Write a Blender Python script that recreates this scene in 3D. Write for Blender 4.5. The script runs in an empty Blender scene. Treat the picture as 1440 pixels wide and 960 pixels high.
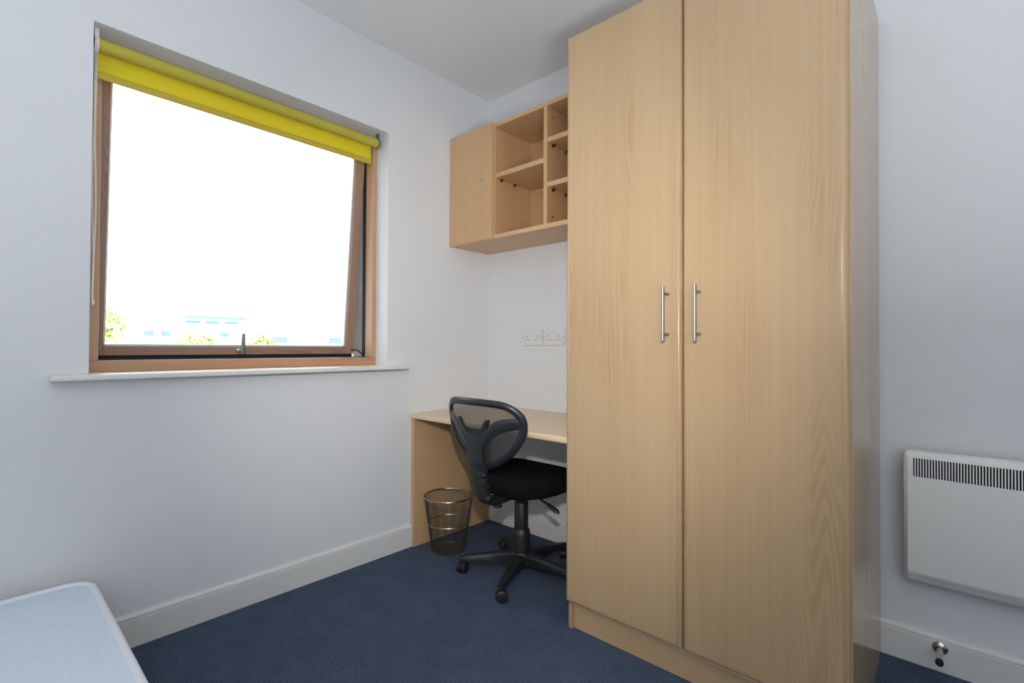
import bpy, bmesh, math, random
from mathutils import Vector, Matrix
random.seed(7)
S = bpy.context.scene
COL = S.collection

# ------------------------------------------------------------------ camera
F_PX, YAW, PITCH, ROLL = 688.83, 42.186, 0.6986, 0.2477
CAM = Vector((2.245, -2.2483, 1.10))
a, t, r = (math.radians(v) for v in (YAW, PITCH, ROLL))
fw = Vector((-math.sin(a)*math.cos(t), math.cos(a)*math.cos(t), math.sin(t)))
rt = Vector((math.cos(a), math.sin(a), 0)); up = rt.cross(fw)
R2 = rt*math.cos(r) + up*math.sin(r); U2 = -rt*math.sin(r) + up*math.cos(r)
cd = bpy.data.cameras.new('camera'); cd.sensor_fit = 'HORIZONTAL'; cd.sensor_width = 36.0
cd.lens = F_PX*36.0/1440.0; cd.clip_start = 0.02; cd.clip_end = 500
cam = bpy.data.objects.new('camera', cd); COL.objects.link(cam)
M3 = Matrix((R2, U2, -fw)).transposed()
cam.matrix_world = Matrix.Translation(CAM) @ M3.to_4x4()
S.camera = cam

# ------------------------------------------------------------------ world, lights, exposure
W = bpy.data.worlds.new('overcast_sky'); S.world = W; W.use_nodes = True
bg = W.node_tree.nodes['Background']
bg.inputs['Color'].default_value = (0.90, 0.955, 1.0, 1); bg.inputs['Strength'].default_value = 3.4

def lamp(name, kind, loc, energy, color=(1, 1, 1), size=0.1, rot=None):
    l = bpy.data.lights.new(name, kind); l.energy = energy; l.color = color
    if kind == 'AREA':
        l.shape = 'DISK'; l.size = size
    elif kind == 'POINT':
        l.shadow_soft_size = size
    elif kind == 'SUN':
        l.angle = size
    o = bpy.data.objects.new(name, l); COL.objects.link(o); o.location = loc
    if rot: o.rotation_euler = rot
    return o
# hazy daylight outside, coming from behind the building (never straight into the window)
lamp('hazy_sun', 'SUN', (20, 5, 30), 20.0, (1, 0.97, 0.92), math.radians(4), (math.radians(12), math.radians(50), 0))
# the photographer's second flash, turned up and back so that its light bounces off the ceiling and the wall behind
lamp('bounced_flash', 'AREA', (2.75, -2.30, 0.80), 45, (0.89, 0.95, 1.0), 0.45, (math.radians(190), 0, 0))
# the photographer's flash, just above the camera
fl = lamp('camera_flash', 'SPOT', (2.25, -2.27, 1.41), 90, (1.0, 0.97, 0.925), 0.03)
fl.data.shadow_soft_size = 0.03; fl.data.spot_size = math.radians(78); fl.data.spot_blend = 1.0
fl.rotation_euler = (Vector((0.25, -0.02, 1.02))-fl.location).to_track_quat('-Z', 'Y').to_euler()

vs = S.view_settings
vs.view_transform = 'Standard'; vs.look = 'None'; vs.gamma = 1.0; vs.use_curve_mapping = False
vs.exposure = 0.0

# ------------------------------------------------------------------ materials
def newmat(name):
    m = bpy.data.materials.new(name); m.use_nodes = True
    nt = m.node_tree; b = nt.nodes['Principled BSDF']
    return m, nt, b
def node(nt, kind, **kw):
    n = nt.nodes.new(kind)
    for k, v in kw.items(): setattr(n, k, v)
    return n
def simple(name, col, rough=0.5, metal=0.0, spec=0.5, bump=None, var=0.0, vscale=6.0):
    m, nt, b = newmat(name)
    b.inputs['Base Color'].default_value = (*col, 1); b.inputs['Roughness'].default_value = rough
    b.inputs['Metallic'].default_value = metal; b.inputs['Specular IOR Level'].default_value = spec
    tc = node(nt, 'ShaderNodeTexCoord')
    if var:
        n = node(nt, 'ShaderNodeTexNoise'); n.inputs['Scale'].default_value = vscale; n.inputs['Detail'].default_value = 4
        nt.links.new(tc.outputs['Object'], n.inputs['Vector'])
        mx = node(nt, 'ShaderNodeMix', data_type='RGBA')
        mx.inputs['A'].default_value = (*[c*(1-var) for c in col], 1); mx.inputs['B'].default_value = (*[min(1, c*(1+var)) for c in col], 1)
        nt.links.new(n.outputs['Fac'], mx.inputs['Factor']); nt.links.new(mx.outputs['Result'], b.inputs['Base Color'])
    if bump:
        sc, st, di = bump
        n = node(nt, 'ShaderNodeTexNoise'); n.inputs['Scale'].default_value = sc; n.inputs['Detail'].default_value = 5
        nt.links.new(tc.outputs['Object'], n.inputs['Vector'])
        bp = node(nt, 'ShaderNodeBump'); bp.inputs['Strength'].default_value = st; bp.inputs['Distance'].default_value = di
        nt.links.new(n.outputs['Fac'], bp.inputs['Height']); nt.links.new(bp.outputs['Normal'], b.inputs['Normal'])
    return m

def wood(name, light, dark, axis='Z', rough=0.32, seed=0.0, lines=1.0, spec=0.5):
    """beech-like laminate: long streaks plus nested cathedral arches, the grain running along axis"""
    m, nt, b = newmat(name)
    b.inputs['Roughness'].default_value = rough; b.inputs['Specular IOR Level'].default_value = spec
    tc = node(nt, 'ShaderNodeTexCoord')
    def mapped(across, along):
        mp = node(nt, 'ShaderNodeMapping')
        mp.inputs['Location'].default_value = (seed, seed*1.7, seed*0.6)
        mp.inputs['Scale'].default_value = tuple(along if ax == axis else across for ax in 'XYZ')
        nt.links.new(tc.outputs['Object'], mp.inputs['Vector']); return mp.outputs['Vector']
    def noise(vec, detail, rgh=0.5):
        n = node(nt, 'ShaderNodeTexNoise'); n.inputs['Scale'].default_value = 1.0
        n.inputs['Detail'].default_value = detail; n.inputs['Roughness'].default_value = rgh
        nt.links.new(vec, n.inputs['Vector']); return n.outputs['Fac']
    def math_(op, x, y=None, c=None):
        n = node(nt, 'ShaderNodeMath', operation=op)
        for i, v in enumerate((x, y, c)):
            if v is None: continue
            if isinstance(v, (int, float)): n.inputs[i].default_value = v
            else: nt.links.new(v, n.inputs[i])
        return n.outputs[0]
    base = noise(mapped(11, 0.75), 0.6)                 # smooth field whose contours are the arches
    rings = math_('SINE', math_('MULTIPLY', base, 150.0))
    rings = math_('MULTIPLY', math_('ADD', rings, 1.0), 0.5)
    patch = noise(mapped(6.5, 1.1), 1.5)
    pr = node(nt, 'ShaderNodeMapRange', interpolation_type='SMOOTHSTEP'); pr.inputs['From Min'].default_value = .47; pr.inputs['From Max'].default_value = .68
    nt.links.new(patch, pr.inputs['Value']); patch = pr.outputs['Result']
    streak = noise(mapped(85, 1.0), 4.0, 0.65)
    pores = noise(mapped(420, 14), 2.0, 0.6)
    broad = noise(mapped(5, 0.12), 1.0)
    f = math_('MULTIPLY', rings, math_('MULTIPLY', patch, 0.30*lines))
    f = math_('ADD', f, math_('MULTIPLY', streak, 0.50))
    f = math_('ADD', f, math_('MULTIPLY', pores, 0.22))
    f = math_('ADD', f, math_('MULTIPLY', broad, 0.42))
    cr = node(nt, 'ShaderNodeValToRGB')
    cr.color_ramp.elements[0].position = 0.30; cr.color_ramp.elements[0].color = (*light, 1)
    cr.color_ramp.elements[1].position = 0.86; cr.color_ramp.elements[1].color = (*dark, 1)
    nt.links.new(f, cr.inputs['Fac']); nt.links.new(cr.outputs['Color'], b.inputs['Base Color'])
    return m

WL, WD = (0.545, 0.378, 0.218), (0.445, 0.290, 0.155)
M = {}
M['wall'] = simple('wall_paint', (0.80, 0.81, 0.83), 0.75, spec=0.25, bump=(45, 0.06, 0.01), var=0.012, vscale=1.3)
M['ceiling'] = simple('ceiling_paint', (0.90, 0.915, 0.92), 0.9, spec=0.1, bump=(120, 0.10, 0.006), var=0.02, vscale=1.0)
M['gloss_white'] = simple('skirting_paint', (0.80, 0.795, 0.77), 0.35, bump=(14, 0.05, 0.01), var=0.02, vscale=3)
M['sill'] = simple('sill_paint', (0.84, 0.83, 0.80), 0.3, var=0.02)
M['beech'] = wood('beech_upright', WL, WD, 'Z', 0.26)
M['beech_b'] = wood('beech_upright_second', WL, WD, 'Z', 0.26, seed=3.7)
M['beech_side'] = wood('beech_side_panel', WL, WD, 'Z', 0.16, seed=6.1, lines=.6)
M['beech_x'] = wood('beech_lengthwise', (0.88, 0.69, 0.46), (0.78, 0.57, 0.36), 'X', 0.28, seed=1.3)
M['beech_plinth'] = wood('beech_plinth', (0.62, 0.43, 0.25), (0.52, 0.34, 0.185), 'X', 0.3, seed=7.3)
M['beech_u'] = wood('beech_wall_unit', (0.70, 0.455, 0.245), (0.585, 0.35, 0.175), 'Z', 0.36, seed=9.2, lines=.6)
M['beech_ux'] = wood('beech_wall_unit_shelves', (0.70, 0.455, 0.245), (0.585, 0.35, 0.175), 'X', 0.36, seed=2.2, lines=.6)
M['edge'] = wood('beech_edge_band', (0.83, 0.60, 0.36), (0.70, 0.47, 0.25), 'X', 0.35, seed=4.4, lines=.3)
M['pine'] = wood('window_frame_wood', (0.66, 0.38, 0.22), (0.44, 0.22, 0.115), 'Y', 0.38, seed=5.0)
M['pine_z'] = wood('window_jamb_wood', (0.64, 0.40, 0.255), (0.45, 0.25, 0.145), 'Z', 0.38, seed=8.0)
M['sashw'] = wood('sash_wood', (0.47, 0.30, 0.22), (0.31, 0.185, 0.13), 'Z', 0.42, seed=2.8)
M['sashw_y'] = wood('sash_rail_wood', (0.47, 0.30, 0.22), (0.31, 0.185, 0.13), 'Y', 0.42, seed=2.8)
M['black_rubber'] = simple('black_rubber', (0.012, 0.013, 0.015), 0.6)
M['alu'] = simple('glazing_spacer', (0.75, 0.75, 0.74), 0.35, metal=0.2)
M['steel'] = simple('brushed_steel', (0.30, 0.28, 0.26), 0.42, metal=1.0, bump=(400, 0.03, 0.001))
M['chrome'] = simple('chrome', (0.55, 0.55, 0.55), 0.16, metal=1.0)
M['greymetal'] = simple('grey_window_fitting', (0.30, 0.31, 0.31), 0.4, metal=0.8)
M['black_plastic'] = simple('black_plastic', (0.014, 0.015, 0.017), 0.42, bump=(260, 0.05, 0.002))
M['black_frame'] = simple('black_satin_plastic', (0.022, 0.025, 0.030), 0.30, bump=(300, 0.04, 0.001))
M['black_fabric'] = simple('black_seat_fabric', (0.008, 0.008, 0.009), 0.95, spec=0.1, bump=(600, 0.3, 0.002), var=.2, vscale=300)
M['roughcast'] = simple('grey_roughcast', (0.50, 0.495, 0.51), 0.95, bump=(160, 0.9, 0.02), var=0.25, vscale=220)
M['heater'] = simple('cream_enamel', (0.90, 0.895, 0.86), 0.38, bump=(700, 0.03, 0.001))
M['heater_dark'] = simple('heater_inside', (0.008, 0.008, 0.008), 0.9)
M['socket'] = simple('white_socket_plastic', (0.80, 0.80, 0.80), 0.3)
M['hole'] = simple('socket_slot', (0.02, 0.02, 0.02), 0.6)
M['shadowgap'] = simple('brown_carcass_edge', (0.26, 0.16, 0.09), 0.6)
M['tick'] = simple('mattress_ticking', (0.76, 0.85, 0.96), 0.85, spec=0.15, bump=(42, 0.35, 0.012), var=0.02, vscale=20)
M['tape'] = simple('mattress_tape_edge', (0.84, 0.87, 0.93), 0.7, spec=0.2, bump=(160, 0.3, 0.004))
M['bedbase'] = simple('bed_base_cloth', (0.32, 0.33, 0.36), 0.9)
M['binwire'] = simple('bin_wire', (0.16, 0.155, 0.13), 0.35, metal=0.8)
M['binrim'] = simple('bin_rim_metal', (0.45, 0.43, 0.38), 0.25, metal=1.0)
M['bead'] = simple('blind_bead_plastic', (0.88, 0.84, 0.80), 0.4)
M['pin'] = simple('shelf_pin_brown', (0.05, 0.03, 0.02), 0.4)

def carpet():
    m, nt, b = newmat('blue_carpet'); b.inputs['Roughness'].default_value = 1.0; b.inputs['Specular IOR Level'].default_value = 0.05
    tc = node(nt, 'ShaderNodeTexCoord')
    def nz(s, d, rg=.6):
        n = node(nt, 'ShaderNodeTexNoise'); n.inputs['Scale'].default_value = s; n.inputs['Detail'].default_value = d; n.inputs['Roughness'].default_value = rg
        nt.links.new(tc.outputs['Object'], n.inputs['Vector']); return n
    n1, n2 = nz(210, 3, .7), nz(9, 3)
    cr = node(nt, 'ShaderNodeValToRGB'); e = cr.color_ramp.elements
    e[0].position = .30; e[0].color = (0.035, 0.046, 0.068, 1); e[1].position = .74; e[1].color = (0.20, 0.255, 0.365, 1)
    k = e.new(.52); k.color = (0.092, 0.123, 0.188, 1)
    nt.links.new(n1.outputs['Fac'], cr.inputs['Fac'])
    mx = node(nt, 'ShaderNodeMix', data_type='RGBA', blend_type='MULTIPLY'); mx.inputs['Factor'].default_value = .35
    c2 = node(nt, 'ShaderNodeValToRGB'); c2.color_ramp.elements[0].position = .35; c2.color_ramp.elements[0].color = (.6, .6, .6, 1); c2.color_ramp.elements[1].position = .65
    nt.links.new(n2.outputs['Fac'], c2.inputs['Fac'])
    nt.links.new(cr.outputs['Color'], mx.inputs['A']); nt.links.new(c2.outputs['Color'], mx.inputs['B'])
    nt.links.new(mx.outputs['Result'], b.inputs['Base Color'])
    bp = node(nt, 'ShaderNodeBump'); bp.inputs['Strength'].default_value = .8; bp.inputs['Distance'].default_value = .006
    nt.links.new(n1.outputs['Fac'], bp.inputs['Height']); nt.links.new(bp.outputs['Normal'], b.inputs['Normal'])
    return m
M['carpet'] = carpet()

def glass():
    m, nt, b = newmat('window_glass'); nt.nodes.remove(b); out = nt.nodes['Material Output']
    tr = node(nt, 'ShaderNodeBsdfTransparent'); tr.inputs['Color'].default_value = (.97, .985, .98, 1)
    gl = node(nt, 'ShaderNodeBsdfGlossy'); gl.inputs['Roughness'].default_value = .02
    fr = node(nt, 'ShaderNodeFresnel'); fr.inputs['IOR'].default_value = 1.35
    mx = node(nt, 'ShaderNodeMixShader')
    nt.links.new(fr.outputs[0], mx.inputs[0]); nt.links.new(tr.outputs[0], mx.inputs[1]); nt.links.new(gl.outputs[0], mx.inputs[2])
    nt.links.new(mx.outputs[0], out.inputs['Surface']); return m
M['glass'] = glass()

def cloth(name, col, transl, rough=.8):
    m, nt, b = newmat(name); out = nt.nodes['Material Output']
    b.inputs['Base Color'].default_value = (*col, 1); b.inputs['Roughness'].default_value = rough; b.inputs['Specular IOR Level'].default_value = .2
    tl = node(nt, 'ShaderNodeBsdfTranslucent'); tl.inputs['Color'].default_value = (*col, 1)
    mx = node(nt, 'ShaderNodeMixShader'); mx.inputs[0].default_value = transl
    nt.links.new(b.outputs[0], mx.inputs[1]); nt.links.new(tl.outputs[0], mx.inputs[2]); nt.links.new(mx.outputs[0], out.inputs['Surface'])
    return m
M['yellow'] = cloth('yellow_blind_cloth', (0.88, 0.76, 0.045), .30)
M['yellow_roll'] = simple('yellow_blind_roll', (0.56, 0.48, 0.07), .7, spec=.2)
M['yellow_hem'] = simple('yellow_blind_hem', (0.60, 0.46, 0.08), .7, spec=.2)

def netting():
    m, nt, b = newmat('chair_mesh_net'); out = nt.nodes['Material Output']
    b.inputs['Base Color'].default_value = (.035, .036, .036, 1); b.inputs['Roughness'].default_value = .6
    tr = node(nt, 'ShaderNodeBsdfTransparent'); mx = node(nt, 'ShaderNodeMixShader')
    mx.inputs[0].default_value = .36     # open share of a net finer than a pixel
    nt.links.new(b.outputs[0], mx.inputs[1]); nt.links.new(tr.outputs[0], mx.inputs[2])
    nt.links.new(mx.outputs[0], out.inputs['Surface']); return m
M['net'] = netting()

# ------------------------------------------------------------------ mesh helpers
def box(bm, x0, x1, y0, y1, z0, z1, bev=0.0, seg=2):
    b2 = bmesh.new(); bmesh.ops.create_cube(b2, size=1)
    for v in b2.verts:
        v.co = Vector(((x0+x1)/2+v.co.x*(x1-x0), (y0+y1)/2+v.co.y*(y1-y0), (z0+z1)/2+v.co.z*(z1-z0)))
    if bev: bmesh.ops.bevel(b2, geom=list(b2.edges), offset=bev, segments=seg, profile=.5, affect='EDGES')
    merge(bm, b2)
def merge(bm, b2, mat=None):
    me = bpy.data.meshes.new('tmp')
    if mat: bmesh.ops.transform(b2, matrix=mat, verts=b2.verts)
    b2.to_mesh(me); b2.free(); bm.from_mesh(me); bpy.data.meshes.remove(me)
def loft(bm, rings, closed=False, caps=True):
    vs_ = [[bm.verts.new(p) for p in ring] for ring in rings]; n = len(vs_[0])
    m = len(vs_)
    for i in range(m if closed else m-1):
        A, B = vs_[i], vs_[(i+1) % m]
        for j in range(n): bm.faces.new((A[j], A[(j+1) % n], B[(j+1) % n], B[j]))
    if caps and not closed:
        bm.faces.new(list(reversed(vs_[0]))); bm.faces.new(vs_[-1])
def tube(bm, pts, rad, n=10, closed=False, flat=1.0, upv=Vector((0, 0, 1))):
    """round tube along pts; rad one number or one per point"""
    pts = [Vector(p) for p in pts]; m = len(pts); rings = []; nrm = None
    for i, p in enumerate(pts):
        if closed: tg = pts[(i+1) % m]-pts[i-1]
        else: tg = pts[min(i+1, m-1)]-pts[max(i-1, 0)]
        tg.normalize()
        if nrm is None:
            nrm = tg.orthogonal() if abs(tg.dot(upv)) > .95 else tg.cross(upv)
        nrm = (nrm - tg*nrm.dot(tg)).normalized(); bi = tg.cross(nrm)
        rr = rad[i] if isinstance(rad, (list, tuple)) else rad
        rings.append([p+nrm*rr*math.cos(2*math.pi*k/n)+bi*rr*flat*math.sin(2*math.pi*k/n) for k in range(n)])
    loft(bm, rings, closed)
def cyl(bm, p0, p1, r0, r1=None, n=20):
    tube(bm, [p0, p1], [r0, r0 if r1 is None else r1], n)
def smooth_pts(pts, k=6, closed=False):
    pts = [Vector(p) for p in pts]; out = []; m = len(pts)
    rng = range(m if closed else m-1)
    for i in rng:
        if closed: p0, p1, p2, p3 = pts[i-1], pts[i], pts[(i+1) % m], pts[(i+2) % m]
        else: p0, p1, p2, p3 = pts[max(i-1, 0)], pts[i], pts[i+1], pts[min(i+2, m-1)]
        for s in range(k):
            u = s/k
            out.append(.5*((2*p1)+(p2-p0)*u+(2*p0-5*p1+4*p2-p3)*u*u+(3*p1-p0-3*p2+p3)*u**3))
    if not closed: out.append(pts[-1])
    return out
def lathe(bm, prof, c, n=28):
    cx, cy, cz = c
    loft(bm, [[Vector((cx+rr*math.cos(2*math.pi*k/n), cy+rr*math.sin(2*math.pi*k/n), cz+z)) for k in range(n)] for rr, z in prof])
def interp(x, xs, ys):
    if x <= xs[0]: return ys[0]
    for i in range(len(xs)-1):
        if x <= xs[i+1]: return ys[i]+(ys[i+1]-ys[i])*(x-xs[i])/(xs[i+1]-xs[i])
    return ys[-1]

ORG = {}
def obj(name, bm, mat, parent=None, smooth=False, origin=None, sharp=38):
    """bm is in world coordinates; the object's origin is its thing's origin"""
    if origin is None: origin = ORG[parent.name] if parent else Vector((0, 0, 0))
    origin = Vector(origin)
    for v in bm.verts: v.co -= origin
    bmesh.ops.recalc_face_normals(bm, faces=bm.faces)
    me = bpy.data.meshes.new(name); bm.to_mesh(me); bm.free()
    me.materials.append(M[mat] if isinstance(mat, str) else mat)
    if smooth:
        for p in me.polygons: p.use_smooth = True
        try: me.set_sharp_from_angle(angle=math.radians(sharp))
        except Exception: pass
    o = bpy.data.objects.new(name, me); COL.objects.link(o)
    if parent: o.parent = parent; o.location = origin-ORG[parent.name]
    else: o.location = origin
    ORG[o.name] = origin
    return o
def tag(o, label, cat, group=None):
    o['label'] = label; o['category'] = cat
    if group: o['group'] = group
    return o
def thing(name, loc, label=None, cat=None, group=None):
    o = bpy.data.objects.new(name, None); COL.objects.link(o); o.location = loc; o.empty_display_size = .1
    ORG[o.name] = Vector(loc)
    if label: tag(o, label, cat, group)
    return o
def struct(o): o['kind'] = 'structure'; return o
def bx(name, mat, parent, *c, bev=0.0, seg=2, smooth=True):
    bm = bmesh.new(); box(bm, *c, bev=bev, seg=seg); return obj(name, bm, mat, parent, smooth=smooth and bev > 0, sharp=20)

# ------------------------------------------------------------------ room shell
CE = 2.6948; XR = 3.30; YB = -3.70
WY0, WY1, WZ0, WZ1 = -1.9723, -0.760, 1.0017, 2.2455
bm = bmesh.new(); box(bm, -.30, XR+.1, YB-.1, .1, -.1, 0); struct(obj('floor', bm, 'carpet'))
bm = bmesh.new(); box(bm, -.30, XR+.1, YB-.1, .1, CE, CE+.1); struct(obj('ceiling', bm, 'ceiling'))
def wall_with_hole(bm, x0, x1, ya, yb, za, zb, h):
    hy0, hy1, hz0, hz1 = h
    o = [[bm.verts.new((x, y, z)) for y, z in ((ya, za), (yb, za), (yb, zb), (ya, zb))] for x in (x0, x1)]
    i = [[bm.verts.new((x, y, z)) for y, z in ((hy0, hz0), (hy1, hz0), (hy1, hz1), (hy0, hz1))] for x in (x0, x1)]
    for k in range(4):
        k2 = (k+1) % 4
        for s in (0, 1): bm.faces.new((o[s][k], o[s][k2], i[s][k2], i[s][k]))
        bm.faces.new((o[0][k], o[1][k], o[1][k2], o[0][k2])); bm.faces.new((i[0][k], i[1][k], i[1][k2], i[0][k2]))
bm = bmesh.new(); wall_with_hole(bm, -.180, 0, YB, 0, 0, CE, (WY0, WY1, WZ0-.022, WZ1)); struct(obj('wall_window', bm, 'wall'))
bm = bmesh.new(); wall_with_hole(bm, -.31, -.182, YB, 0, 0, CE, (WY0+.015, WY1-.022, WZ0+.012, WZ1-.02)); struct(obj('wall_outside', bm, 'roughcast'))
bm = bmesh.new(); box(bm, -.42, XR+.1, .0, .1, 0, CE); struct(obj('wall_back', bm, 'wall'))
bm = bmesh.new(); box(bm, XR, XR+.1, YB, 0, 0, CE); struct(obj('wall_right', bm, 'wall'))
bm = bmesh.new(); box(bm, -.42, XR+.1, YB-.1, YB, 0, CE); struct(obj('wall_behind', bm, 'wall'))

SK = [(0, 0), (.015, 0), (.015, .099), (.0125, .1005), (.0125, .1030), (.0150, .1045), (.0145, .1105), (.011, .1165), (.006, .1195), (0, .1195)]
bm = bmesh.new(); loft(bm, [[(d, y, z) for d, z in SK] for y in (YB+.001, -.604)]); struct(obj('baseboard_left', bm, 'gloss_white'))
bm = bmesh.new(); loft(bm, [[(x, -d, z) for d, z in SK] for x in (.029, XR-.001)]); struct(obj('baseboard_back', bm, 'gloss_white'))

# ------------------------------------------------------------------ window
win = struct(thing('window_1', (-.111, (WY0+WY1)/2, WZ0)))
XF, XB = -.111, -.178          # room face and outer face of the fixed frame
IY0, IY1, IZ0, IZ1 = WY0+.040, WY1-.026, WZ0+.0425, WZ1-.045
bx('frame_jamb', 'pine_z', win, XB, XF, WY0, IY0, IZ0, WZ1, bev=.002)
bx('frame_jamb', 'pine_z', win, XB, XF, IY1, WY1, IZ0, WZ1, bev=.002)
bx('frame_head', 'pine', win, XB, XF, IY0, IY1, IZ1, WZ1, bev=.002)
bx('frame_bottom_rail', 'pine', win, XB, XF, WY0, WY1, WZ0, IZ0, bev=.002)
bm = bmesh.new()
for y0, y1, z0, z1 in ((IY0-.006, IY0+.004, IZ0, IZ1), (IY1-.003, IY1+.006, IZ0, IZ1), (IY0, IY1, IZ0-.006, IZ0+.003), (IY0, IY1, IZ1-.004, IZ1+.006)):
    box(bm, -.205, -.1785, y0, y1, z0, z1)
obj('weather_seal', bm, 'black_rubber', win)
# sill board with rounded nose
prof = [(-.112, WZ0), (.050, WZ0), (.0565, WZ0-.003), (.0590, WZ0-.011), (.0565, WZ0-.019), (.050, WZ0-.0221), (-.112, WZ0-.0221)]
bm = bmesh.new()
SY0, SY1 = -2.0728, -.6553
loft(bm, [[(x, y, z) for x, z in prof if True] for y in (WY0+.001, WY1-.001)])
nose = [(.0005, WZ0), (.050, WZ0), (.0565, WZ0-.003), (.0590, WZ0-.011), (.0565, WZ0-.019), (.050, WZ0-.0221), (.0005, WZ0-.0221)]
loft(bm, [[(x, y, z) for x, z in nose] for y in (SY0+.006, WY0+.001)]); loft(bm, [[(x, y, z) for x, z in nose] for y in (WY1-.001, SY1-.006)])
sm = [(.0005+(x-.0005)*.93, WZ0-.011+(z-WZ0+.011)*.8) for x, z in nose]
loft(bm, [[(x, SY0+.006, z) for x, z in nose], [(x, SY0, z) for x, z in sm]]); loft(bm, [[(x, SY1-.006, z) for x, z in nose], [(x, SY1, z) for x, z in sm]])
obj('window_sill', bm, 'sill', win, smooth=True)
# top-hung sash, swung outward at the bottom
HZ = 2.195; HX = -.170; ANG = math.radians(5.45)
SW0, SW1 = IY0+.006, IY1-.010; SZ0 = -1.139; SZ1 = -.004; SWD = .050; SWL = .037; ST = .052
rot = Matrix.Translation((HX, 0, HZ)) @ Matrix.Rotation(ANG, 4, 'Y')
def sash_box(name, mat, y0, y1, z0, z1, x0=-ST, x1=0.0, bev=.002):
    bm = bmesh.new(); box(bm, x0, x1, y0, y1, z0, z1, bev=bev)
    bmesh.ops.transform(bm, matrix=rot, verts=bm.verts); return obj(name, bm, mat, win, smooth=bev > 0, sharp=20)
sash_box('sash_stile', 'sashw', SW0, SW0+SWL-.006, SZ0, SZ1); sash_box('sash_stile', 'sashw', SW1-SWD, SW1, SZ0, SZ1)
sash_box('sash_rail', 'sashw_y', SW0+SWL-.006, SW1-SWD, SZ0, SZ0+SWL); sash_box('sash_rail', 'sashw_y', SW0+SWL-.006, SW1-SWD, SZ1-SWD, SZ1)
bm = bmesh.new()
for y0, y1, z0, z1 in ((SW0-.001, SW0+.004, SZ0, SZ1), (SW1-.004, SW1+.001, SZ0, SZ1), (SW0, SW1, SZ0-.020, SZ0-.0005)):
    box(bm, -ST-.004, -.020, y0, y1, z0, z1)
bmesh.ops.transform(bm, matrix=rot, verts=bm.verts); obj('sash_seal', bm, 'black_rubber', win)
bm = bmesh.new()
g0, g1, k0, k1 = SW0+SWL-.006, SW1-SWD, SZ0+SWL, SZ1-SWD
for y0, y1, z0, z1 in ((g0, g0+.007, k0, k1), (g1-.007, g1, k0, k1), (g0, g1, k0, k0+.007), (g0, g1, k1-.007, k1)):
    box(bm, -.038, -.016, y0, y1, z0, z1)
bmesh.ops.transform(bm, matrix=rot, verts=bm.verts); obj('glazing_spacer', bm, 'alu', win)
gp = sash_box('glass_pane', 'glass', g0, g1, k0, k1, -.029, -.025, 0)
# handle on the bottom rail
hy = -1.387
bm = bmesh.new(); box(bm, .0, .010, hy-.020, hy+.020, SZ0+.006, SZ0+.030, bev=.004); cyl(bm, (.010, hy, SZ0+.018), (.024, hy, SZ0+.018), .010, .009)
bmesh.ops.transform(bm, matrix=rot, verts=bm.verts); hb = obj('handle_base', bm, 'chrome', win, smooth=True)
bm = bmesh.new(); loft(bm, [[(x+.024, hy+yy*wd, SZ0+.018+z) for x, yy in ((-.005, -1), (.004, -1), (.006, 0), (.004, 1), (-.005, 1))] for z, wd in ((-.010, .008), (.005, .0095), (.04, .0085), (.080, .007), (.084, .005))])
bmesh.ops.transform(bm, matrix=rot, verts=bm.verts); obj('handle_lever', bm, 'greymetal', win, smooth=True)
# stay arm at the bottom corner
bm = bmesh.new(); tube(bm, [(-.190, IY1-.006, IZ0+.010), (-.232, IY1-.012, IZ0+.036), (-.262, IY1-.020, IZ0+.038), (-.285, IY1-.03, IZ0+.036)], .0045, 8)
obj('stay_arm', bm, 'black_plastic', win, smooth=True)

# ------------------------------------------------------------------ roller blind
bl = thing('roller_blind', (-.06, (WY0+WY1)/2, 2.194), 'yellow roller blind rolled up at the head of the window', 'blind')
RY0, RY1, RZ, RX, RR = -1.950, -.797, 2.194, -.060, .0235
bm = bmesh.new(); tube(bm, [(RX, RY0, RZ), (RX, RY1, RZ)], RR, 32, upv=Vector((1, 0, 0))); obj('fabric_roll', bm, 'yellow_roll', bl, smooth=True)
bm = bmesh.new(); box(bm, RX-.0235, RX-.0222, RY0, -.818, 2.108, RZ-.004); box(bm, RX-.0255, RX-.0202, RY0, -.818, 2.1065, 2.1085)
obj('hanging_cloth', bm, 'yellow', bl)
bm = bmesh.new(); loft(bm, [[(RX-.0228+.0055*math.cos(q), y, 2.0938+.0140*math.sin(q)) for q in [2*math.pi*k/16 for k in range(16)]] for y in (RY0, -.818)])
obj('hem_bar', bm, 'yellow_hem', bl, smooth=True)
for y0, y1, mt in ((RY0-.014, RY0-.001, 'bead'), (RY1+.001, RY1+.009, 'greymetal')):
    bm = bmesh.new(); tube(bm, [(RX, y0, RZ), (RX, y1, RZ)], RR+.0035, 28, upv=Vector((1, 0, 0)))
    box(bm, RX-.014, RX+.014, y0, y1, RZ, WZ1-.0005)
    obj('end_bracket', bm, mt, bl, smooth=True)
bm = bmesh.new()
yc_ = RY0-.0095
def bead(p, rr):
    b2 = bmesh.new(); bmesh.ops.create_icosphere(b2, subdivisions=1, radius=rr); merge(bm, b2, Matrix.Translation(p))
n = 135; zt, zb_ = RZ, 1.262
for sx in (-1, 1):
    for k in range(n):
        z = zt-(zt-zb_)*k/n; f = (zt-z)/(zt-zb_)
        bead((RX+.016+sx*(.022-.006*f), yc_+.0030*math.sin(9*f+(2 if sx > 0 else 0))*min(1, f*2), z), .0030)
for k in range(9):
    q = math.pi*k/8; bead((RX+.016+.016*math.cos(q), yc_+.001, zb_-.014*math.sin(q)), .0030)
o = obj('bead_chain', bm, 'bead', bl, smooth=True); o['kind'] = 'stuff'

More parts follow.
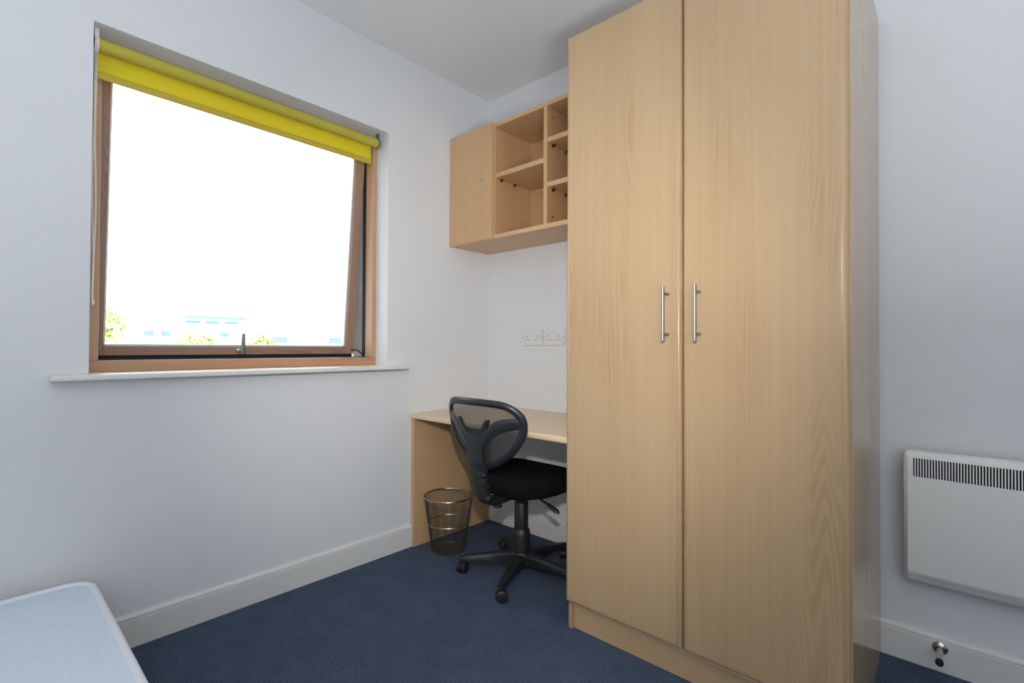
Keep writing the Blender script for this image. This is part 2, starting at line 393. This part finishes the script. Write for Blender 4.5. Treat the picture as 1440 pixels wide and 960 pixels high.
# ------------------------------------------------------------------ wardrobe
wd = thing('wardrobe', (1.5715, -.34, 0), 'tall beech wardrobe with two plain doors and steel bar handles', 'wardrobe')
DX0, DXM, DX1, DF, DZ0, DZ1 = 1.106, 1.5755, 2.0335, -.679, .109, 2.328
def door_mesh(x0, x1, y0, y1, z0, z1, rr):
    """slab with rounded front edges"""
    bm = bmesh.new(); rings = []
    for d, ins in ((y1, 0.0), (y0+rr, 0.0), (y0+rr*.62, rr*.08), (y0+rr*.30, rr*.29), (y0+rr*.08, rr*.62), (y0, rr), (y0, rr+.0008)):
        rings.append([(x0+ins, d, z0+ins), (x1-ins, d, z0+ins), (x1-ins, d, z1-ins), (x0+ins, d, z1-ins)])
    loft(bm, rings); return bm
def handle(x, par):
    bm = bmesh.new(); cyl(bm, (x, -.722, 1.124), (x, -.722, 1.303), .0062, n=18)
    for z in (1.146, 1.281): cyl(bm, (x, DF+.0005, z), (x, -.722, z), .0045, n=12)
    obj('bar_handle', bm, 'steel', par, smooth=True)
d1 = obj('door', door_mesh(DX0, DXM-.0015, DF, DF+.022, DZ0, DZ1, .017), 'beech', wd, smooth=True)
d2 = obj('door', door_mesh(DXM+.0015, DX1, DF, DF+.022, DZ0, DZ1, .017), 'beech_b', wd, smooth=True)
handle(1.530, d1); handle(1.636, d2)
CF = DF+.0235
bx('side_panel', 'beech_side', wd, 1.109, 1.127, CF, -.020, 0, 2.322, bev=.0008)
bx('side_panel', 'beech_side', wd, 2.0195, 2.0375, CF, -.020, 0, 2.322, bev=.0008)
bx('top_panel', 'beech_x', wd, 1.127, 2.0195, CF, -.020, 2.304, 2.322)
bx('bottom_panel', 'beech_x', wd, 1.127, 2.0195, CF, -.026, .098, .116)
bx('back_panel', 'beech', wd, 1.127, 2.0195, -.026, -.020, .0, 2.304)
bx('plinth', 'beech_plinth', wd, 1.127, 2.0195, CF+.014, CF+.032, 0, .098)

# ------------------------------------------------------------------ desk
dk = thing('desk', (.55, -.31, 0), 'beech desk top fixed between the window wall and the wardrobe', 'desk')
prof = [(-.001, .733), (-.606, .733), (-.612, .7305), (-.615, .725), (-.615, .714), (-.6135, .709), (-.001, .709)]
bm = bmesh.new(); loft(bm, [[(x, y, z) for y, z in prof] for x in (.001, 1.1055)]); obj('desktop', bm, 'beech_x', dk)
bx('side_panel', 'beech_u', dk, .001, .028, -.603, -.0155, 0, .709, bev=.001)
bx('support_batten', 'beech_x', dk, 1.088, 1.1085, -.60, -.03, .664, .709)

# ------------------------------------------------------------------ wall unit
un = thing('wall_unit', (.55, -.16, 1.70), 'beech wall unit with one cupboard door and open pigeonholes above the desk', 'shelf unit')
UY, U0, U1, UX = -.317, 1.700, 2.341, 1.104
bx('side_panel', 'beech_u', un, .001, .019, UY, -.001, U0, U1, bev=.0006); bx('side_panel', 'beech_u', un, UX-.018, UX, UY, -.001, U0, U1, bev=.0006)
bx('top_panel', 'beech_ux', un, .019, UX-.018, UY, -.001, U1-.023, U1, bev=.0006); bx('bottom_panel', 'beech_ux', un, .019, UX-.018, UY, -.001, U0, U0+.023, bev=.0006)
bx('back_panel', 'beech_u', un, .019, UX-.018, -.008, -.002, U0+.023, U1-.023)
bx('divider', 'beech_u', un, .345, .364, UY, -.008, U0+.023, U1-.023, bev=.0006)
bx('divider', 'beech_u', un, .7045, .7265, UY, -.008, U0+.023, U1-.023, bev=.0006)
for x0, x1, z0, z1 in ((.364, .7045, 2.036, 2.061), (.7265, UX-.018, 2.133, 2.157), (.7265, UX-.018, 1.907, 1.931)):
    sh = bx('shelf', 'beech_ux', un, x0, x1, UY+.002, -.008, z0, z1, bev=.0006)
    for px in (x0, x1):
        sg = 1 if px == x0 else -1
        for y in (UY+.045, UY+.155):
            bm = bmesh.new(); cyl(bm, (px, y, z0-.012), (px+sg*.010, y, z0-.012), .0035, n=8); box(bm, px+(0 if sg > 0 else -.016), px+(.016 if sg > 0 else 0), y-.005, y+.005, z0-.008, z0-.0003)
            obj('shelf_pin', bm, 'pin', sh)
ud = obj('door', door_mesh(.002, .353, -.336, UY-.001, U0-.001, U1+.004, .004), 'beech_u', un, smooth=True)
bm = bmesh.new(); cyl(bm, (.275, -.340, 2.036), (.275, -.335, 2.036), .011, n=20); obj('lock', bm, 'chrome', ud, smooth=True)
for x, z in ((.7267, 2.270), (.7267, 1.765)):
    bm = bmesh.new(); cyl(bm, (x, UY+.045, z), (x+.0015, UY+.045, z), .006, n=14); obj('screw_cap', bm, 'steel', un, smooth=True)
for y in (-.30, -.285, -.04):
    bm = bmesh.new(); cyl(bm, (.03 if y < -.1 else .012, y, U0-.0012), (.03 if y < -.1 else .012, y, U0+.001), .004, n=10); obj('screw_cap', bm, 'pin', un)

# ------------------------------------------------------------------ double sockets
def socket(x0, x1, label):
    z0, z1 = 1.113, 1.208; cx = (x0+x1)/2
    s = thing('double_socket', (cx, 0, (z0+z1)/2), label, 'socket', 'double sockets above the desk')
    bx('faceplate', 'socket', s, x0, x1, -.010, -.0005, z0, z1, bev=.003)
    for q in (-1, 1):
        ox = cx+q*.036
        bx('rocker_switch', 'socket', s, ox-q*.018-.007, ox-q*.018+.007, -.014, -.0095, z1-.032, z1-.010, bev=.002)
        bm = bmesh.new()
        box(bm, ox-.0022, ox+.0022, -.0104, -.0098, z0+.050, z0+.060)
        for e in (-1, 1): box(bm, ox+e*.011-.0033, ox+e*.011+.0033, -.0104, -.0098, z0+.030, z0+.0345)
        obj('pin_slots', bm, 'hole', s)
        bm = bmesh.new(); cyl(bm, (cx+q*.068, -.0108, z0+.048), (cx+q*.068, -.0095, z0+.048), .0035, n=12); obj('screw', bm, 'greymetal', s, smooth=True)
socket(.296, .453, 'white double wall socket farther from the wardrobe')
socket(.460, .614, 'white double wall socket right beside the wardrobe')

# ------------------------------------------------------------------ panel heater
ht = thing('panel_heater', (2.45, -.05, .30), 'cream electric panel heater with slotted top grille on the wall', 'heater')
HX0, HX1, HZ0, HZ1 = 2.109, 2.775, .3026, .7505
def rr_rect(x0, x1, z0, z1, rad, n=5):
    pts = []
    for cx, cz, a0 in ((x1-rad, z1-rad, 0), (x0+rad, z1-rad, 90), (x0+rad, z0+rad, 180), (x1-rad, z0+rad, 270)):
        for k in range(n+1):
            q = math.radians(a0+90*k/n); pts.append((cx+rad*math.cos(q), cz+rad*math.sin(q)))
    return pts
SLX0, SLX1, SLZ0, SLZ1 = HX0+.026, HX1-.026, .668, .732
# casing rim: rounded-rectangle ring, front face with grille opening
bm = bmesh.new()
def fy(z):      # front surface: flat, folding back to the wall along the bottom
    return interp(z, [HZ0, HZ0+.012, HZ0+.036, HZ0+.044, HZ1-.020, HZ1-.006, HZ1], [-.064, -.069, -.0860, -.0885, -.090, -.087, -.080])
b2 = bmesh.new()
rings = []
for ins, yy in ((.004, -.034), (0, -.036), (0, None), (.004, -.003), (.010, -.001)):
    ring = []
    for x, z in rr_rect(HX0+ins, HX1-ins, HZ0+ins, HZ1-ins, max(.016-ins, .006)):
        y = yy if (yy is not None and yy < -.01) else (fy(z)+.006 if yy is None else fy(z)-yy*1.0-.003 if False else fy(z)+(.0022 if yy == -.003 else 0))
        ring.append((x, y, z))
    rings.append(ring)
loft(b2, rings, caps=False)
inner = rings[-1]
merge(bm, b2)
# front sheet in strips around the grille opening
zs = sorted(set([HZ0+.010, HZ0+.012, HZ0+.024, HZ0+.036, HZ0+.044, SLZ0, SLZ1, HZ1-.020, HZ1-.010]))
xs = [HX0+.010, SLX0, SLX1, HX1-.010]
for i in range(len(zs)-1):
    for j in range(3):
        if j == 1 and abs(zs[i]-SLZ0) < 1e-6: continue
        q = [bm.verts.new((x, fy(z), z)) for x, z in ((xs[j], zs[i]), (xs[j+1], zs[i]), (xs[j+1], zs[i+1]), (xs[j], zs[i+1]))]
        bm.faces.new(q)
bmesh.ops.remove_doubles(bm, verts=bm.verts, dist=1e-5)
obj('casing', bm, 'heater', ht, smooth=True)
bx('grille_recess', 'heater_dark', ht, SLX0-.004, SLX1+.004, -.052, -.046, SLZ0-.004, SLZ1+.004)
bx('back_box', 'heater_dark', ht, HX0+.012, HX1-.012, -.045, -.0005, HZ0+.014, HZ1-.012, bev=.004)
pitch = .00722; base = None; x = SLX0+.0035
while x+.0034 < SLX1:
    if base is None:
        base = bx('slat', 'heater', ht, x, x+.0034, -.0902, -.0862, SLZ0-.001, SLZ1+.001); x0s = x
    else:
        c = base.copy(); COL.objects.link(c); c.location.x = base.location.x+(x-x0s)
    x += pitch

# ------------------------------------------------------------------ door stop on the skirting
ds = thing('door_stop', (2.2, -.0155, .08), 'chrome door stop with black tip on the skirting below the heater', 'door stop')
def ylathe(prof, c, n=24):
    bm = bmesh.new(); cx, cz = c
    loft(bm, [[(cx+rr*math.cos(2*math.pi*k/n), y, cz+rr*math.sin(2*math.pi*k/n)) for k in range(n)] for rr, y in prof]); return bm
obj('flange', ylathe([(.021, -.0152), (.021, -.018), (.017, -.022), (.010, -.025)], (2.2, .081)), 'chrome', ds, smooth=True)
obj('post', ylathe([(.0095, -.024), (.0085, -.030), (.0085, -.112)], (2.2, .081)), 'chrome', ds, smooth=True)
obj('rubber_tip', ylathe([(.0100, -.112), (.0108, -.115), (.0108, -.126), (.008, -.130)], (2.2, .081)), 'black_rubber', ds, smooth=True)

# ------------------------------------------------------------------ waste bin
BX, BY = .188, -.488
bn = thing('waste_bin', (BX, BY, 0), 'grey wire waste bin on the carpet beside the desk panel', 'waste bin')
BH, BR0, BR1 = .292, .088, .132
def br(z): return BR0+(BR1-BR0)*z/BH
bm = bmesh.new(); NW = 84
for k in range(NW):
    q = 2*math.pi*k/NW
    cyl(bm, (BX+br(.012)*math.cos(q), BY+br(.012)*math.sin(q), .008), (BX+br(BH)*math.cos(q), BY+br(BH)*math.sin(q), BH), .0011, n=5)
o = obj('upright_wires', bm, 'binwire', bn, smooth=True); o['kind'] = 'stuff'
for z, rr, mt in ((BH, .0042, 'binrim'), (.150, .0030, 'binrim')):
    bm = bmesh.new(); tube(bm, [(BX+(br(z)+.001)*math.cos(2*math.pi*k/48), BY+(br(z)+.001)*math.sin(2*math.pi*k/48), z) for k in range(48)], rr, 8, closed=True)
    obj('rim' if z == BH else 'middle_hoop', bm, mt, bn, smooth=True)
bm = bmesh.new(); lathe(bm, [(BR0-.004, .0005), (BR0+.001, .0015), (BR0+.002, .008), (BR0-.001, .008), (BR0-.004, .004)], (BX, BY, 0), 40); obj('base_dish', bm, 'binwire', bn, smooth=True)

# ------------------------------------------------------------------ swivel chair
CX, CY = .666, -.433
ch = thing('swivel_chair', (CX, CY, 0), 'black swivel chair with mesh back and five castors at the desk', 'chair')
def yb(z): return interp(z, [.40, .43, .68, .86, .90], [-.64, -.65, -.745, -.775, -.778])
def B(u, z, off=0.0): return Vector((CX+u, yb(z)+1.45*u*u+off, z))
half = [(0, .862), (.09, .860), (.16, .852), (.203, .829), (.225, .797), (.227, .760), (.219, .722), (.198, .684), (.162, .642), (.100, .600), (.035, .573)]
outl = half+[(-u, z) for u, z in reversed(half[1:])]
loop = smooth_pts([Vector((u, z, 0)) for u, z in outl], 6, True)
bm = bmesh.new()
rings = []; m = len(loop)
for i, p in enumerate(loop):
    tg = (loop[(i+1) % m]-loop[i-1]).normalized(); nr = Vector((tg.y, -tg.x, 0))
    hw = .0165 if p.y > .80 else .0150
    ring = []
    for k in range(10):
        q = 2*math.pi*k/10; e = nr*hw*math.cos(q)
        ring.append(B(p.x+e.x, p.y+e.y, .013*math.sin(q)))
    rings.append(ring)
loft(bm, rings, closed=True); obj('back_frame', bm, 'black_frame', ch, smooth=True)
# net
bm = bmesh.new(); NR = 14; c0 = Vector((0, .735, 0))
grid = [[bm.verts.new(B(*(c0+(p-c0)*(k/NR)).xy, .002)) for p in loop[::2]] for k in range(1, NR+1)]
cv = bm.verts.new(B(0, .735, .002)); nn = len(grid[0])
for j in range(nn):
    bm.faces.new((cv, grid[0][j], grid[0][(j+1) % nn]))
    for k in range(NR-1): bm.faces.new((grid[k][j], grid[k+1][j], grid[k+1][(j+1) % nn], grid[k][(j+1) % nn]))
obj('mesh_net', bm, 'net', ch, smooth=True)
# spine plate with U notch and two horns
def ys(z): return interp(z, [.40, .45, .55, .63, .72, .79], [-.68, -.708, -.738, -.757, -.766, -.780])
poly = [(-.047, .545), (-.046, .58), (-.046, .62), (-.050, .66), (-.060, .70), (-.076, .74), (-.096, .786), (-.079, .783), (-.062, .755), (-.044, .733), (-.022, .720), (0, .716)]
poly = poly+[(-u, z) for u, z in reversed(poly[:-1])]
pl = [p.xy for p in smooth_pts([Vector((u, z, 0)) for u, z in poly], 2, True)]
b2 = bmesh.new(); f0 = b2.faces.new([b2.verts.new((u, 0, z)) for u, z in pl])
bmesh.ops.triangulate(b2, faces=[f0])
bmesh.ops.subdivide_edges(b2, edges=[e for e in b2.edges if not e.is_boundary], cuts=2)
bmesh.ops.triangulate(b2, faces=list(b2.faces))
ex = bmesh.ops.extrude_face_region(b2, geom=list(b2.faces)); top = {v for v in ex['geom'] if isinstance(v, bmesh.types.BMVert)}
for v in b2.verts:
    u, z = v.co.x, v.co.z; v.co = Vector((CX+u, ys(z)+1.45*u*u+(.016 if v in top else 0)+.25*abs(u)*.0, z))
obj('spine_plate', b2, 'black_frame', ch, smooth=True)
for sg in (-1, 1):
    path = smooth_pts([Vector((sg*u, z, h)) for u, z, h in ((.030, .650, .012), (.056, .690, .020), (.090, .728, .024), (.13, .757, .027), (.175, .771, .026), (.222, .778, .024))], 5)
    bm = bmesh.new(); rings = []
    for i, p in enumerate(path):
        tg = (path[min(i+1, len(path)-1)]-path[max(i-1, 0)]); tg.z = 0; tg.normalize(); nr = Vector((-tg.y, tg.x, 0)); f = i/(len(path)-1)
        off = -.010*(1-f)-.003
        rings.append([B(p.x+nr.x*p.z*math.cos(q), p.y+nr.y*p.z*math.cos(q), off+.008*math.sin(q)) for q in [2*math.pi*k/10 for k in range(10)]])
    loft(bm, rings); obj('back_arm', bm, 'black_frame', ch, smooth=True)
# ribbed bellows and J-bar below the plate
pth = smooth_pts([(0, -.730, .585), (0, -.722, .54), (0, -.712, .49), (0, -.700, .445), (0, -.676, .412), (0, -.635, .398), (0, -.57, .397), (0, -.50, .398)], 14)
bm = bmesh.new(); rings = []
for i, p in enumerate(pth):
    tg = (pth[min(i+1, len(pth)-1)]-pth[max(i-1, 0)]).normalized(); nr = Vector((0, tg.z, -tg.y))
    rib = 1.0+(.09*math.sin(p.z*2*math.pi/.0098) if .425 < p.z < .56 else 0); hw = interp(i/len(pth), [0, .35, .6, 1], [.046, .044, .036, .030])*rib; hd = .019*rib
    rings.append([Vector((CX, p.y, p.z))+Vector((1, 0, 0))*hw*math.copysign(abs(math.cos(q))**.6, math.cos(q))+nr*hd*math.copysign(abs(math.sin(q))**.6, math.sin(q)) for q in [2*math.pi*k/18 for k in range(18)]])
loft(bm, rings); obj('ribbed_back_bar', bm, 'black_plastic', ch, smooth=True)
bm = bmesh.new(); cyl(bm, (CX, -.600, .384), (CX, -.600, .360), .017, .020, n=10); obj('adjusting_knob', bm, 'black_plastic', ch, smooth=True)
# seat
bm = bmesh.new(); rings = []
SC = (CX, -.412); HWX, HWY = .236, .205
for z, f in ((.408, .80), (.412, .90), (.425, .965), (.450, 1.0), (.475, .995), (.492, .965), (.502, .90), (.507, .78), (.508, .55), (.506, .25)):
    ring = []
    for k in range(40):
        q = 2*math.pi*k/40; cx, sy = math.cos(q), math.sin(q); e = .52
        y = HWY*f*math.copysign(abs(sy)**e, sy); x = HWX*f*math.copysign(abs(cx)**e, cx)*interp(y, [-.21, -.05, .2], [.66, .93, 1.0])
        zz = z-.020*max(0, (y-.12)/.11)**2*(1 if z > .45 else .3)+.006*(x/HWX)**2*(1 if z > .48 else 0)
        ring.append((SC[0]+x, SC[1]+y, zz))
    rings.append(ring)
loft(bm, rings); obj('seat', bm, 'black_fabric', ch, smooth=True)
bm = bmesh.new(); box(bm, CX-.075, CX+.075, -.53, -.33, .380, .4085, bev=.008); obj('seat_mechanism', bm, 'black_plastic', ch, smooth=True)
bm = bmesh.new(); tube(bm, [(CX+.05, -.44, .397), (CX+.11, -.438, .390), (CX+.175, -.435, .366)], .0048, 8); lv = obj('height_lever', bm, 'black_plastic', ch, smooth=True)
bm = bmesh.new(); tube(bm, [(CX+.165, -.435, .371), (CX+.178, -.435, .365), (CX+.215, -.434, .348), (CX+.228, -.434, .342)], [.007, .011, .015, .008], 12, flat=.7); obj('lever_grip', bm, 'black_plastic', lv, smooth=True)
bm = bmesh.new(); cyl(bm, (CX, CY, .33), (CX, CY, .382), .0145, n=20); obj('gas_lift', bm, 'chrome', ch, smooth=True)
bm = bmesh.new(); lathe(bm, [(.034, .215), (.034, .345), (.030, .352), (.016, .352)], (CX, CY, 0), 28); lathe(bm, [(.046, .085), (.046, .190), (.040, .215), (.034, .222)], (CX, CY, 0), 28); obj('column_cover', bm, 'black_plastic', ch, smooth=True)
bm = bmesh.new(); lathe(bm, [(.050, .052), (.056, .062), (.056, .100), (.048, .112)], (CX, CY, 0), 28); obj('hub', bm, 'black_plastic', ch, smooth=True)
def caster_mesh(px, py, ang):
    bm = bmesh.new(); c, s = math.cos(ang), math.sin(ang)
    for e in (-1, 1):
        o = Vector((-s*.014*e, c*.014*e, 0)); w = Vector((-s*.009, c*.009, 0))
        P0 = Vector((px, py, .0265))+o
        tube(bm, [P0-w, P0-w*.7, P0+w*.7, P0+w], [.022, .026, .026, .022], 22)
    tube(bm, [Vector((px, py, .0265))+Vector((-s*.005, c*.005, 0)), Vector((px, py, .0265))-Vector((-s*.005, c*.005, 0))], .0275, 20)
    cyl(bm, (px+c*.004, py+s*.004, .05), (px+c*.004, py+s*.004, .072), .010, n=12)
    return bm
for k in range(5):
    q = math.radians(222+72*k); d = Vector((math.cos(q), math.sin(q), 0)); n_ = Vector((-d.y, d.x, 0)); C0 = Vector((CX, CY, 0)); rings = []
    for rr, hw, zt_, zb2 in ((.040, .030, .108, .058), (.10, .025, .104, .060), (.18, .021, .096, .062), (.26, .018, .086, .060), (.288, .017, .082, .060), (.300, .012, .078, .062)):
        c = C0+d*rr
        rings.append([c+n_*hw*u+Vector((0, 0, z)) for u, z in ((-1, zb2), (1, zb2), (1, zt_-.010), (.62, zt_), (-.62, zt_), (-1, zt_-.010))])
    bm = bmesh.new(); loft(bm, rings); lg = obj('star_leg', bm, 'black_plastic', ch, smooth=True)
    p = C0+d*.285; obj('castor', caster_mesh(p.x, p.y, q+1.1+.9*k), 'black_plastic', lg, smooth=True)

# ------------------------------------------------------------------ bed
MX0, MX1, MY0, MY1, MT, MB = .062, .955, -3.62, -1.958, .312, .118
bb = thing('bed_base', ((MX0+MX1)/2, -2.79, 0), 'low grey bed base underneath the white mattress', 'bed base')
bx('platform', 'bedbase', bb, MX0+.015, MX1-.015, MY0+.015, MY1-.02, .045, MB-.006, bev=.006)
for x in (MX0+.06, MX1-.06):
    for y in (MY0+.08, MY1-.08):
        bm = bmesh.new(); cyl(bm, (x, y, 0), (x, y, .046), .022, n=16); obj('foot', bm, 'black_plastic', bb, smooth=True)
mt = thing('mattress', ((MX0+MX1)/2, -2.79, MB), 'bare white mattress with taped edge beside the window wall', 'mattress')
rad = .085; bm = bmesh.new(); rings = []
def plan(ins, z): return [Vector((x, y, z)) for x, y in rr_rect(MX0+ins, MX1-ins, MY0+ins, MY1-ins, max(rad-ins, .02), 8)]
for ins, z in ((.020, MB), (.006, MB+.012), (.003, MB+.05), (.0, MB+.10), (.004, MT-.018), (.016, MT-.004), (.034, MT-.0015), (.055, MT+.003), (.10, MT+.007), (.20, MT+.009), (.35, MT+.009)):
    rings.append(plan(ins, z))
loft(bm, rings); obj('body', bm, 'tick', mt, smooth=True)
for z, ins, nm in ((MT-.006, .012, 'taped_edge'), (MB+.020, .010, 'taped_edge')):
    bm = bmesh.new(); pp = plan(ins, z); ext = []
    for i in range(len(pp)):
        A, Bv = pp[i], pp[(i+1) % len(pp)]; st = max(1, int((Bv-A).length/.03))
        for s in range(st): ext.append(A.lerp(Bv, s/st)+Vector((0, 0, random.uniform(-.0008, .0008))))
    tube(bm, ext, .0115, 10, closed=True); obj(nm, bm, 'tape', mt, smooth=True)

# ------------------------------------------------------------------ outside, far beyond the window
M['bwall'] = simple('pale_render', (0.80, 0.80, 0.78), .9, var=.03, vscale=.4)
M['bteal'] = simple('teal_fascia', (0.06, 0.27, 0.29), .5)
M['bglass'] = simple('building_window_glass', (0.07, 0.11, 0.17), .4)
M['bgrey'] = simple('grey_louvre', (0.42, 0.43, 0.45), .7)
M['ground'] = simple('pale_tarmac', (0.50, 0.50, 0.48), .95, var=.06, vscale=.3)
M['leaf'] = simple('sunlit_leaves', (0.33, 0.42, 0.16), .7, var=.35, vscale=3)
M['bark'] = simple('tree_bark', (0.20, 0.14, 0.09), .9)
GZ = -6.0
bm = bmesh.new(); box(bm, -160, -.6, -70, 90, GZ-.3, GZ); struct(obj('ground_outside', bm, 'ground'))
b1 = thing('office_building', (-44, 6, GZ), 'pale low building with teal roof edge seen through the window', 'building')
bx('walls', 'bwall', b1, -52, -40, -10, 12.3, GZ, 3.20)
bx('roof_fascia', 'bteal', b1, -52.2, -39.6, 8.2, 12.5, 3.20, 3.36); bx('roof_fascia', 'bwall', b1, -52.2, -39.6, -10.2, 8.2, 3.20, 3.42)
for y in (-4, -1, 5.8, 6.8, 10.6):
    f = bx('window', 'bwall', b1, -40.02, -39.94, y-.05, y+.75, 1.72, 2.28); bx('pane', 'bglass', f, -39.95, -39.92, y+.05, y+.65, 1.80, 2.20)
for y0, y1 in ((8.4, 9.3), (9.7, 10.6), (11.0, 12.0)):
    bx('clerestory_pane', 'bteal', b1, -40.02, -39.96, y0, y1, 2.82, 2.98)
b2_ = thing('louvred_building', (-50, 20, GZ), 'pale building with grey louvres beyond the teal-edged one', 'building')
bx('walls', 'bwall', b2_, -58, -46, 14.0, 34, GZ, 3.3)
for k in range(5): bx('louvre', 'bgrey', b2_, -46.02, -45.9, 16.0, 18.6, 2.3+.28*k, 2.38+.28*k)
for y in (17.0, 22.6, 25.4, 28.2):
    f = bx('window', 'bwall', b2_, -46.02, -45.94, y-.1, y+1.5, 1.35, 2.15); bx('pane', 'bglass', f, -45.95, -45.9, y, y+1.4, 1.45, 2.05)
def tree(x, y, top, rr, label, sd):
    rg = random.Random(sd); tr = thing('tree', (x, y, GZ), label, 'tree', 'trees outside the window')
    bm = bmesh.new(); tube(bm, smooth_pts([(x, y, GZ), (x+.1, y, GZ+2), (x-.05, y+.1, top-rr)], 4), [.22-.012*i for i in range(9)], 8); obj('trunk', bm, 'bark', tr, smooth=True)
    bm = bmesh.new()
    for k in range(1500):
        while True:
            d = Vector((rg.uniform(-1, 1), rg.uniform(-1, 1), rg.uniform(-1, 1)))
            if .35 < d.length < 1: break
        c = Vector((x, y, top-rr))+d*rr*(1+.25*math.sin(5*d.x+3*d.z+sd)); e1 = Vector((rg.gauss(0, 1), rg.gauss(0, 1), rg.gauss(0, 1))).normalized(); e2 = e1.orthogonal().normalized(); s = rg.uniform(.10, .20)
        bm.faces.new([bm.verts.new(c+v) for v in (e1*s, e2*s*.6, -e1*s, -e2*s*.6)])
    o = obj('foliage', bm, 'leaf', tr); o['kind'] = 'stuff'
tree(-36.5, 2.6, 3.75, 1.5, 'leafy tree at the near end of the pale building outside', 1)
tree(-34.0, 7.6, 1.95, 1.3, 'small round tree in front of the middle of the teal-edged building', 2)
tree(-36.0, 12.2, 1.9, 1.0, 'small tree before the gap between the two pale buildings', 3)
tree(-40.5, 23.5, 1.75, 1.2, 'small tree in front of the louvred building outside', 4)
